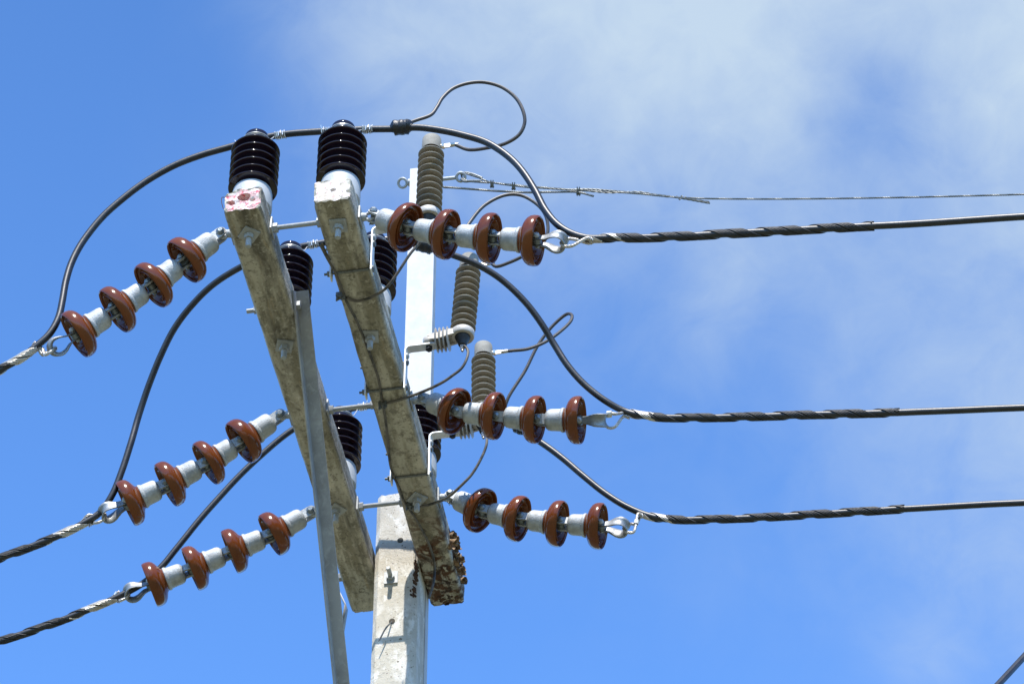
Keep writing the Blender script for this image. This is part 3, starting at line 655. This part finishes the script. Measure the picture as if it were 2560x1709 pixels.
# ------------------------------------------------------------------ surge arresters
def arrester(y, ax0, ax1, label):
    t = thing('surge_arrester', zz(.6, y, .18), label, 'surge arrester', 'grey surge arresters on the right crossarm')
    A = zz(ax0, y, .235); B = zz(ax1, y, .608); ax = (B-A).normalized()
    m = MB(); prof = [(.0001, 0), (.030, 0), (.030, .010)]
    n = 10
    for i in range(n):
        z = .020+i*.0305
        prof += [(.0250, z+.0015), (.036, z-.0006), (.0445, z-.0030), (.0462, z-.0008), (.0455, z+.0010), (.036, z+.0035), (.027, z+.0085), (.0245, z+.015)]
    prof += [(.0245, .346), (.0001, .348)]
    m.lathe(prof, A, ax, 44); m.build('polymer_housing', M['poly'], t, ang=50)
    m = MB(); m.lathe([(.0245, .345), (.0315, .344), (.0328, .318), (.0342, .316), (.0350, .319), (.0346, .345), (.0338, .369), (.0325, .3735), (.030, .375), (.0001, .3752)], A, ax, 36); cap = m.build('top_cap', M['polycap'], t)
    lug = A+ax*.333+X_*.034
    m = MB(); m.cyl(A+ax*.333+X_*.028, lug+X_*.012, .0085, 14); m.box(lug+X_*.022, X_*.012, Z_*.009, Y_*.0025, .003); m.cyl(lug+X_*.034, lug+X_*.062, .0078, 14, .0065); m.hexn(lug+X_*.004, lug+X_*.012, .022); m.build('terminal_lug', M['stud'], t)
    # hanger: ring under the housing, arm, fins, mounting block
    zc = .222; o = zz(ax0, y, zc); hx = .51
    m = MB(); m.lathe([(.0285, -.014), (.0400, -.014), (.0425, -.010), (.0428, .010), (.040, .0135), (.024, .013), (.0275, -.010), (.0285, -.014)], o, Z_, 36)
    for q in (-1, 1): m.prism([(ax0-.018, -.014), (ax0-.018, .011), (ax0-.045, .008), (ax0-.085, -.002), (hx+.02, -.004), (hx+.02, -.030), (ax0-.085, -.032), (ax0-.045, -.020)], zz(0, y+q*.026-.004, zc), X_, Z_, Y_*.008)
    m.box(zz((ax0+hx)/2-.01, y, zc+.0-.006), X_*((ax0-hx)/2-.02), Y_*.024, Z_*.004)
    m.lathe([(.0001, -.017), (.017, -.017), (.023, -.010), (.023, .010), (.017, .016), (.0001, .016)], zz(hx+.014, y, zc-.017), Z_, 24)
    m.box(zz(hx+.035, y, zc-.017), X_*.03, Y_*.018, Z_*.013, .004)
    for k in range(4): 
        xx = hx+.042+k*.0142
        m.lathe([(.010, -.0032), (.043, -.0022), (.0465, 0), (.043, .0022), (.010, .0032)], zz(xx, y, zc-.014), X_, 32)
    m.build('hanger', M['hanger'], t, ang=50)
    m = MB(); m.lathe([(.0001, -.054), (.0135, -.054), (.0160, -.049), (.0175, -.036), (.0225, -.030), (.0285, -.010), (.0001, -.009)], o, Z_, 28); m.build('rubber_boot', M['black'], t)
    m = MB(); m.cyl(o-Z_*.083, o-Z_*.05, .0050, 12, bev=.0008); m.hexn(o-Z_*.064, o-Z_*.053, .017); m.hexn(o-Z_*.073, o-Z_*.066, .014); m.build('ground_stud', M['stud'], t)
    # L strap clamped to the crossarm
    xb = BX+AW+.003; r_ = .02; tk = .0055; prof = [(xb, -.022), (xb+tk, -.022), (xb+tk, .178-r_)]
    zt = zc-.037; prof = [(xb, -.022), (xb+tk, -.022), (xb+tk, zt-r_)]+[(xb+tk+(r_-tk)*(1-math.cos(a)), zt-r_+(r_-tk)*math.sin(a)) for a in [R(15*k) for k in range(1, 7)]]+[(hx+.04, zt-tk), (hx+.04, zt)]+[(xb+r_*(1-math.cos(a)), zt-r_+r_*math.sin(a)) for a in [R(90-15*k) for k in range(0, 7)]]
    m = MB(); m.prism(prof, zz(0, y+.018, 0), X_, Z_, -Y_*.036); m.build('mounting_strap', M['bracket'], t)
    m = MB(); m.hexn(zz(hx+.014, y, zt-tk-.014), zz(hx+.014, y, zt-tk), .022); m.cyl(zz(hx+.014, y, zt-tk-.02), zz(hx+.014, y, zt-tk-.013), .006, 12); m.build('bolt', M['black'], t)
    for z in (-.0055, .116):
        m = MB(); m.cyl(zz(BX-.03, y, z), zz(xb+.012, y, z), .0045, 12); m.hexn(zz(BX-.019, y, z), zz(BX-.009, y, z), .018, .3); m.lathe([(.0125, 0), (.0115, .004), (.006, .008), (.0001, .009)], zz(xb+tk, y, z), X_, 16); m.build('clamp_bolt', M['strand'], t)  # dark strand steel puts the shade under the arm into the bolts' colour
    m = MB(); m.lathe([(.0125, 0), (.0115, .004), (.006, .008), (.0001, .009)], zz(xb+tk, y, .147), X_, 16); m.build('bolt_head', M['galv'], t)
    m = MB(); m.box(zz(BX-.006, y, .053), Y_*.017, Z_*.082, X_*.0025); m.build('back_plate', M['bracket'], t)
    return V(lug+X_*.06), o-Z_*.06
ARR = [arrester(.34, .635, .640, 'grey ribbed surge arrester in front of the white post top, highest of three'),
       arrester(.94, .646, .668, 'grey ribbed surge arrester right of the white post with its finned hanger in full view'),
       arrester(1.407, .640, .637, 'grey ribbed surge arrester rising behind the middle right-hand red disc string')]

def wire(name, mat_, pts, r, label, cat, group=None, seg=10, step=.008, rings=None):
    c = crom(pts, step); m = MB(); m.tube(c, r, seg); o = m.build(name, mat_, loc=pts[0]); tag(o, label, cat, group); return o, c
def pp(pts, y0, y1, k=1.0):
    n = len(pts)-1; return [at(1, a*k, b*k, y0+(y1-y0)*i/n) for i, (a, b) in enumerate(pts)]
# leads from the cables to the arrester tops
LG = 'thin dark leads from cables to arresters'
l1 = pp([(905, 290), (935, 283), (955, 276), (988, 264), (1003, 245), (1015, 225), (1040, 203), (1075, 191), (1110, 189), (1150, 200), (1184, 226), (1202, 262), (1203, 285), (1190, 310), (1160, 329), (1120, 339), (1075, 343.5)], .165, .34, k_)
wire('arrester_lead', M['lead'], l1+[ARR[0][0]-X_*.01], .0064, 'thin dark lead making a large loop above the highest cable', 'lead', LG)
l2 = pp([(1062, 618), (1085, 622), (1130, 608), (1160, 580), (1174, 557), (1212, 513), (1263, 488), (1301, 488), (1339, 508), (1360, 531), (1369, 557), (1367, 590), (1346, 620), (1314, 637), (1278, 654), (1240, 666)], .80, .94)
wire('arrester_lead', M['lead'], l2+[ARR[1][0]-X_*.01], .0064, 'thin dark lead arching behind the last discs of the highest right-hand string', 'lead', LG)
l3 = pp([(1305, 1082), (1280, 1065), (1262, 1030), (1269, 998), (1313, 926), (1346, 861), (1384, 812), (1417, 785), (1429, 787), (1427, 802), (1400, 829), (1362, 855), (1318, 872), (1282, 876)], 1.6, 1.407)
wire('arrester_lead', M['lead'], l3+[ARR[2][0]-X_*.01], .0064, 'thin dark lead bent into a narrow hairpin crossing behind the middle cable', 'lead', LG)
# taped taps
def tape(c, px, py, half, label, fat):
    i = nearest(c, px, py); run = [p for p in c if abs((p-c[i]).length) < half]; run = resample(run, .003); n = len(run); m = MB()
    rad = [CR+.0015+fat*min(1, max(0, (min(a, n-1-a)*.003)/.012-.15))+.0012*noise.noise(V((a*.35, px, 0)))+.0015*(1 if (a//4) % 2 else 0) for a in range(n)]
    off = [p+V((0, 0, 1))*fat*.45*min(1, min(a, n-1-a)*.003/.012) for a, p in enumerate(run)]
    m.tube(off, 0, 14, radii=rad); o = m.build('taped_joint', M['tape'], loc=c[i], ang=30); tag(o, label, 'taped joint', 'black taped joints on the cables')
tape(CAB[0], 1006, 311, .040, 'black taped joint on the highest cable where the looping lead starts', .013)
tape(CAB[1], 1066, 617, .048, 'black taped joint on the middle cable in front of the white post', .012)
tape(CAB[2], 1300, 1074, .03, 'black taped joint on the lowest cable behind the middle right-hand discs', .006)

# ground leads and the earth wire under the right crossarm
GL = 'grey ground leads from the arresters'
zc_ = -.010
def under(px, py, z=zc_): return at(2, px, py, Z0+z)
ga = [ARR[0][1], ARR[0][1]+V((.004, -.01, -.03))]+[at(1, 1049, 607, .36), at(1, 1026, 634, .37), at(1, 990, 688, .40), at(1, 965, 720, .42)]+[under(938, 738, -.02), under(912, 749, -.014), under(889, 752, -.010), under(866, 744)]
wire('ground_lead', M['ground_lead'], ga, .0052, 'grey ground lead curving from behind the highest right-hand discs under the right crossarm', 'ground lead', GL)
gb = [ARR[1][1], ARR[1][1]+V((.008, -.004, -.002)), at(1, 1170, 877, .935), at(1, 1166, 899, .935), at(1, 1153, 921, .94), at(1, 1133, 937, .945), at(1, 1110, 953, .955), at(1, 1079, 969, .97), at(1, 1040, 985, .985)]+[under(1008, 996), under(968, 1007), under(955, 1010)]
wire('ground_lead', M['ground_lead'], gb, .0052, 'grey ground lead hanging from the finned hanger in full view to the right crossarm', 'ground lead', GL)
gc = [ARR[2][1], ARR[2][1]+V((.008, -.004, -.004)), at(1, 1217, 1095, 1.40), at(1, 1216, 1112, 1.40), at(1, 1206, 1139, 1.405), at(1, 1181, 1183, 1.42), at(1, 1158, 1208, 1.43), at(1, 1123, 1240, 1.46)]+[under(1088, 1256, -.018), under(1058, 1264, -.014), under(1030, 1263)]
wire('ground_lead', M['ground_lead'], gc, .0052, 'grey ground lead dropping to the right crossarm beside the lowest right-hand string', 'ground lead', GL)
ew = [under(800, 611, -.004), under(806, 622), under(819, 647), under(839, 683), under(856, 726), under(868, 757), under(886, 790), under(902, 826), under(918, 866), under(934, 910), under(946, 946), under(956, 1005), under(963, 1043), under(970, 1101), under(975, 1157), under(984, 1189), under(999, 1221), under(1011, 1254), under(1033, 1286), under(1058, 1330), under(1077, 1372)]
ew += [at(1, 1086, 1411, 1.90), at(1, 1084, 1452, 1.91), at(1, 1072, 1494, 1.92)]
o, c = wire('earth_wire', M['ground_lead'], ew, .0047, 'thin earth wire running along the underside of the right crossarm', 'earth wire')
m = MB(); m.tube(crom([under(804, 606, -.002), under(812, 626, -.004), under(826, 650, -.008)], .006), .004, 8); m.build('wire_tail', M['ground_lead'], o)
def clamp(px, py, label):
    p = under(px, py, -.011); t = thing('wire_clamp', p, label, 'wire clamp', 'dark wire clamps under the right crossarm')
    m = MB(); m.box(p, X_*.015, Y_*.011, Z_*.007, .003); m.box(p-Z_*.010, X_*.012, Y_*.009, Z_*.003, .002); m.build('clamp_body', M['strand'], t)
    for dx in (-.010, .008):
        m = MB(); m.cyl(p+V((dx, 0, 0)), p+V((dx-.002, -.002, -.026)), .0034, 10); m.hexn(p+V((dx, 0, -.012)), p+V((dx, 0, -.019)), .011); m.build('clamp_bolt', M['strand'], t)
clamp(851, 738, 'dark wire clamp on the right crossarm edge just below the nearest arrester strap')
clamp(957, 1010, 'dark wire clamp under the right crossarm beside the middle threaded rod')
clamp(1025, 1262, 'dark wire clamp under the right crossarm just above the pole face')

# ------------------------------------------------------------------ overhead ground wire on the steel post
ys = 2.15
t = thing('eye_bolt', at(1, 1040, 452, ys), 'galvanized eye bolt through the top of the white steel post', 'eye bolt')
m = MB(); a = at(1, 1030, 456, ys); b = at(1, 1138, 444.5, ys); m.cyl(a, b, .0085, 14); m.build('shank', M['galv'], t)
ce = at(1, 1152, 442.5, ys); m = MB(); m.torus(ce, F+V((0, .1, 0)), .0185, .0068, 28, 10); m.build('forged_eye', M['galv'], t)
ce2 = at(1, 1006.5, 457.5, ys); m = MB(); m.torus(ce2, F+V((.35, 0, 0)), .0195, .0062, 28, 10); m.build('eye_nut_ring', M['galv'], t)
m = MB(); m.lathe([(.0001, 0), (.017, 0), (.017, .02), (.012, .024), (.0001, .024)], at(1, 1033, 456, ys), at(1, 1020, 457.2, ys)-at(1, 1033, 456, ys), 16); m.build('nut', M['galv'], t)
def rope(m, c, R_, n, lay, wr, turns=0):
    c = resample(c, lay/8); fr = frames(c)
    for k in range(n):
        m.tube([p+(u*math.cos(2*math.pi*(k/n+a/8))+v*math.sin(2*math.pi*(k/n+a/8)))*R_ for a, (p, (t_, u, v)) in enumerate(zip(c, fr))], wr, 5)
t = thing('steel_strand', ce, 'thin twisted steel strand tied to the white post top and stretching right', 'steel strand')
yl = lambda pts: [at(1, a, b, ys) for a, b in pts]
m = MB(); main = yl([(1222, 456), (1283, 462), (1336, 467), (1400, 472), (1445, 476), (1581, 483), (1701, 494), (1882, 497.5), (2234, 494), (2560, 486)]); main = main+[main[-1]+(main[-1]-main[-2]).normalized()*s+V((0, 0, .004*s*s)) for s in (1.5, 4, 8, 14)]
mm = crom(main, .05); rope(m, mm[:190], .0019, 3, .03, .0022); m.tube(mm[188:], .004, 6); m.build('main_wire', M['strand'], t)
m = MB(); rope(m, crom(yl([(1222, 457), (1193, 455), (1168, 452), (1157, 446), (1154, 438), (1160, 433.5), (1178, 438), (1200, 445.5), (1224, 455), (1283, 464), (1336, 470)]), .01), .0022, 3, .03, .0023); m.build('loop_wire', M['strand'], t)
m = MB(); rope(m, crom(yl([(1108, 468), (1150, 470.5), (1200, 474.5), (1260, 478.5), (1320, 481), (1380, 480), (1445, 480.5), (1486, 491)]), .02), .0026, 4, .04, .0026); m.build('stay_wire', M['strand'], t)
m = MB(); rope(m, crom(yl([(1336, 469), (1420, 474), (1470, 473), (1530, 477), (1600, 483), (1660, 489), (1705, 496), (1778, 509)]), .02), .002, 3, .06, .0022); rope(m, crom(yl([(1440, 474), (1520, 482), (1600, 480), (1660, 491), (1700, 494), (1775, 505)]), .02), .002, 2, .06, .002); m.build('tail_wire', M['strand'], t)
m = MB(); rope(m, crom(yl([(1692, 490), (1700, 499), (1704, 489), (1710, 498), (1714, 491)]), .004), .0015, 2, .02, .0018); m.build('knot', M['strand'], t)
m = MB()
for o_ in (-1, 1):
    pts = yl([(1205, 449+o_*4), (1180, 444+o_*8.5), (1160, 443+o_*10.5), (1153, 443+o_*5)]); m.tube(crom(pts, .005), .0055, 8, radii=None)
m.build('thimble', M['strand'], t)
for px, py, s_ in ((1230, 459, 1), (1284, 464.5, 1), (1337, 470, .9), (1446, 477, 1.1)):
    p = at(1, px, py, ys); m = MB(); m.box(p-UP*.002*s_, RT*.0075*s_, UP*.008*s_, F*.009, .002)
    for q in (-1, 1):
        m.cyl(p+RT*.0045*q*s_+UP*.015*s_, p+RT*.0045*q*s_-UP*.020*s_, .0024, 8)
    m.hexn(p-UP*.010*s_-RT*.004, p-UP*.016*s_-RT*.004, .010); m.hexn(p-UP*.010*s_+RT*.004, p-UP*.017*s_+RT*.004, .010); m.build('wire_clip', M['strand'], t)

# ------------------------------------------------------------------ cable crossing the lower right corner
a = at(1, 2490, 1716, .6); b = at(1, 2566, 1634, .75); d = (b-a).normalized()
pts = [a-d*6+Z_*.25, a-d*3+Z_*.07, a-d*1, a, b, b+d*1, b+d*3+Z_*.07, b+d*6+Z_*.25]
o, c = wire('service_cable', M['cable'], pts, .0105, 'short stretch of black cable crossing the lower right corner', 'cable', step=.05)

# ------------------------------------------------------------------ nest and mud at the far end of the right crossarm
rnd = random.Random(5)
m = MB(); xs = BX+AW
for i in range(26):                      # open paper cells, torn at the rim
    yy = 1.84+.25*rnd.random(); zb = rnd.uniform(.004, .098); ln = rnd.uniform(.014, .032); r = rnd.uniform(.0105, .0165)
    ax = V((1, rnd.uniform(-.8, .1), rnd.uniform(-.6, .45))).normalized(); o_ = zz(xs-.004, yy, zb); u, v = perp(ax); n_ = 14; vs = []
    for q in range(5):
        f = q/4
        for k in range(n_):
            a_ = 2*math.pi*k/n_; tear = 1+.28*noise.noise(V((math.cos(a_)*1.6+i*3.1, math.sin(a_)*1.6, 0)))*f
            vs.append(o_+ax*(ln*f*tear)+(u*math.cos(a_)+v*math.sin(a_))*r*(.55+.5*f)*(1+.18*noise.noise(V((math.cos(a_)*2, math.sin(a_)*2, i)))))
    m.add(vs, [(q*n_+k, q*n_+(k+1) % n_, (q+1)*n_+(k+1) % n_, (q+1)*n_+k) for q in range(4) for k in range(n_)])
tag(m.build('wasp_nest', M['nest'], ang=80, loc=zz(xs, 1.95, .05)), 'torn papery brown wasp nest clinging to the outer side of the right crossarm far end', 'wasp nest')
def crust(m, cells, seed):
    for (c, n_, su, sv, th) in cells:
        c = V(c); n_ = V(n_).normalized(); u, v = perp(n_); G = 18; vs = []; F_ = []
        for i in range(G+1):
            for j in range(G+1):
                a, b = i/G*2-1, j/G*2-1; q = c+u*a*su+v*b*sv; f = max(0, 1-(a*a+b*b)*(1+.6*noise.noise(q*40)))
                F_.append(f); vs.append(q+n_*(-.004+(th*f+.004)*(.55+.9*abs(noise.noise(q*70+V((seed, 0, 0)))))*(1 if f > 0 else 0)))
        m.add(vs, [(i*(G+1)+j, (i+1)*(G+1)+j, (i+1)*(G+1)+j+1, i*(G+1)+j+1) for i in range(G) for j in range(G) if max(F_[i*(G+1)+j], F_[(i+1)*(G+1)+j], F_[i*(G+1)+j+1], F_[(i+1)*(G+1)+j+1]) > 0])
m = MB()
cl_ = []
for k in range(46):
    side = rnd.choice('eebllrr'); a_ = rnd.random()
    if side == 'e': c_ = zz(BX+.015+.10*rnd.random(), AL+.009, rnd.uniform(.0, .04)); n_ = (0, 1, -.5)
    elif side == 'b': c_ = zz(BX+.01+.11*rnd.random(), AL-.005-.04*a_*a_, .0); n_ = (0, .2, -1)
    elif side == 'l': c_ = zz(BX+.002, 1.80+.25*a_, rnd.uniform(.0, .05)); n_ = (-1, 0, -.7)
    else: c_ = zz(xs-.002, 1.9+.25*a_, rnd.uniform(.0, .06)); n_ = (1, 0, -.6)
    cl_.append((c_, n_, rnd.uniform(.005, .014), rnd.uniform(.008, .022), .004))
crust(m, cl_, 2)
tag(m.build('mud_crust', M['mud'], ang=80, loc=zz(BX+.06, 2.1, 0)), 'dark brown mud crust caked round the far end of the right crossarm', 'mud crust')
m = MB()
for k in range(34):
    z = .0-.17*(k/33)+rnd.uniform(-.01, .01); q = zz(PX1-.008+.005*math.sin(k*.17)+rnd.uniform(-.006, .005), PY0+.001, z); q.y = polefront(q)+rnd.uniform(0, .006); crust(m, [(q, (.35, -1, 0), rnd.uniform(.003, .008), rnd.uniform(.004, .014), .003)], k)
tag(m.build('mud_trail', M['mud'], ang=80, loc=zz(PX1, PY0, -.1)), 'narrow dark mud trail running down the right edge of the pole face', 'mud trail')
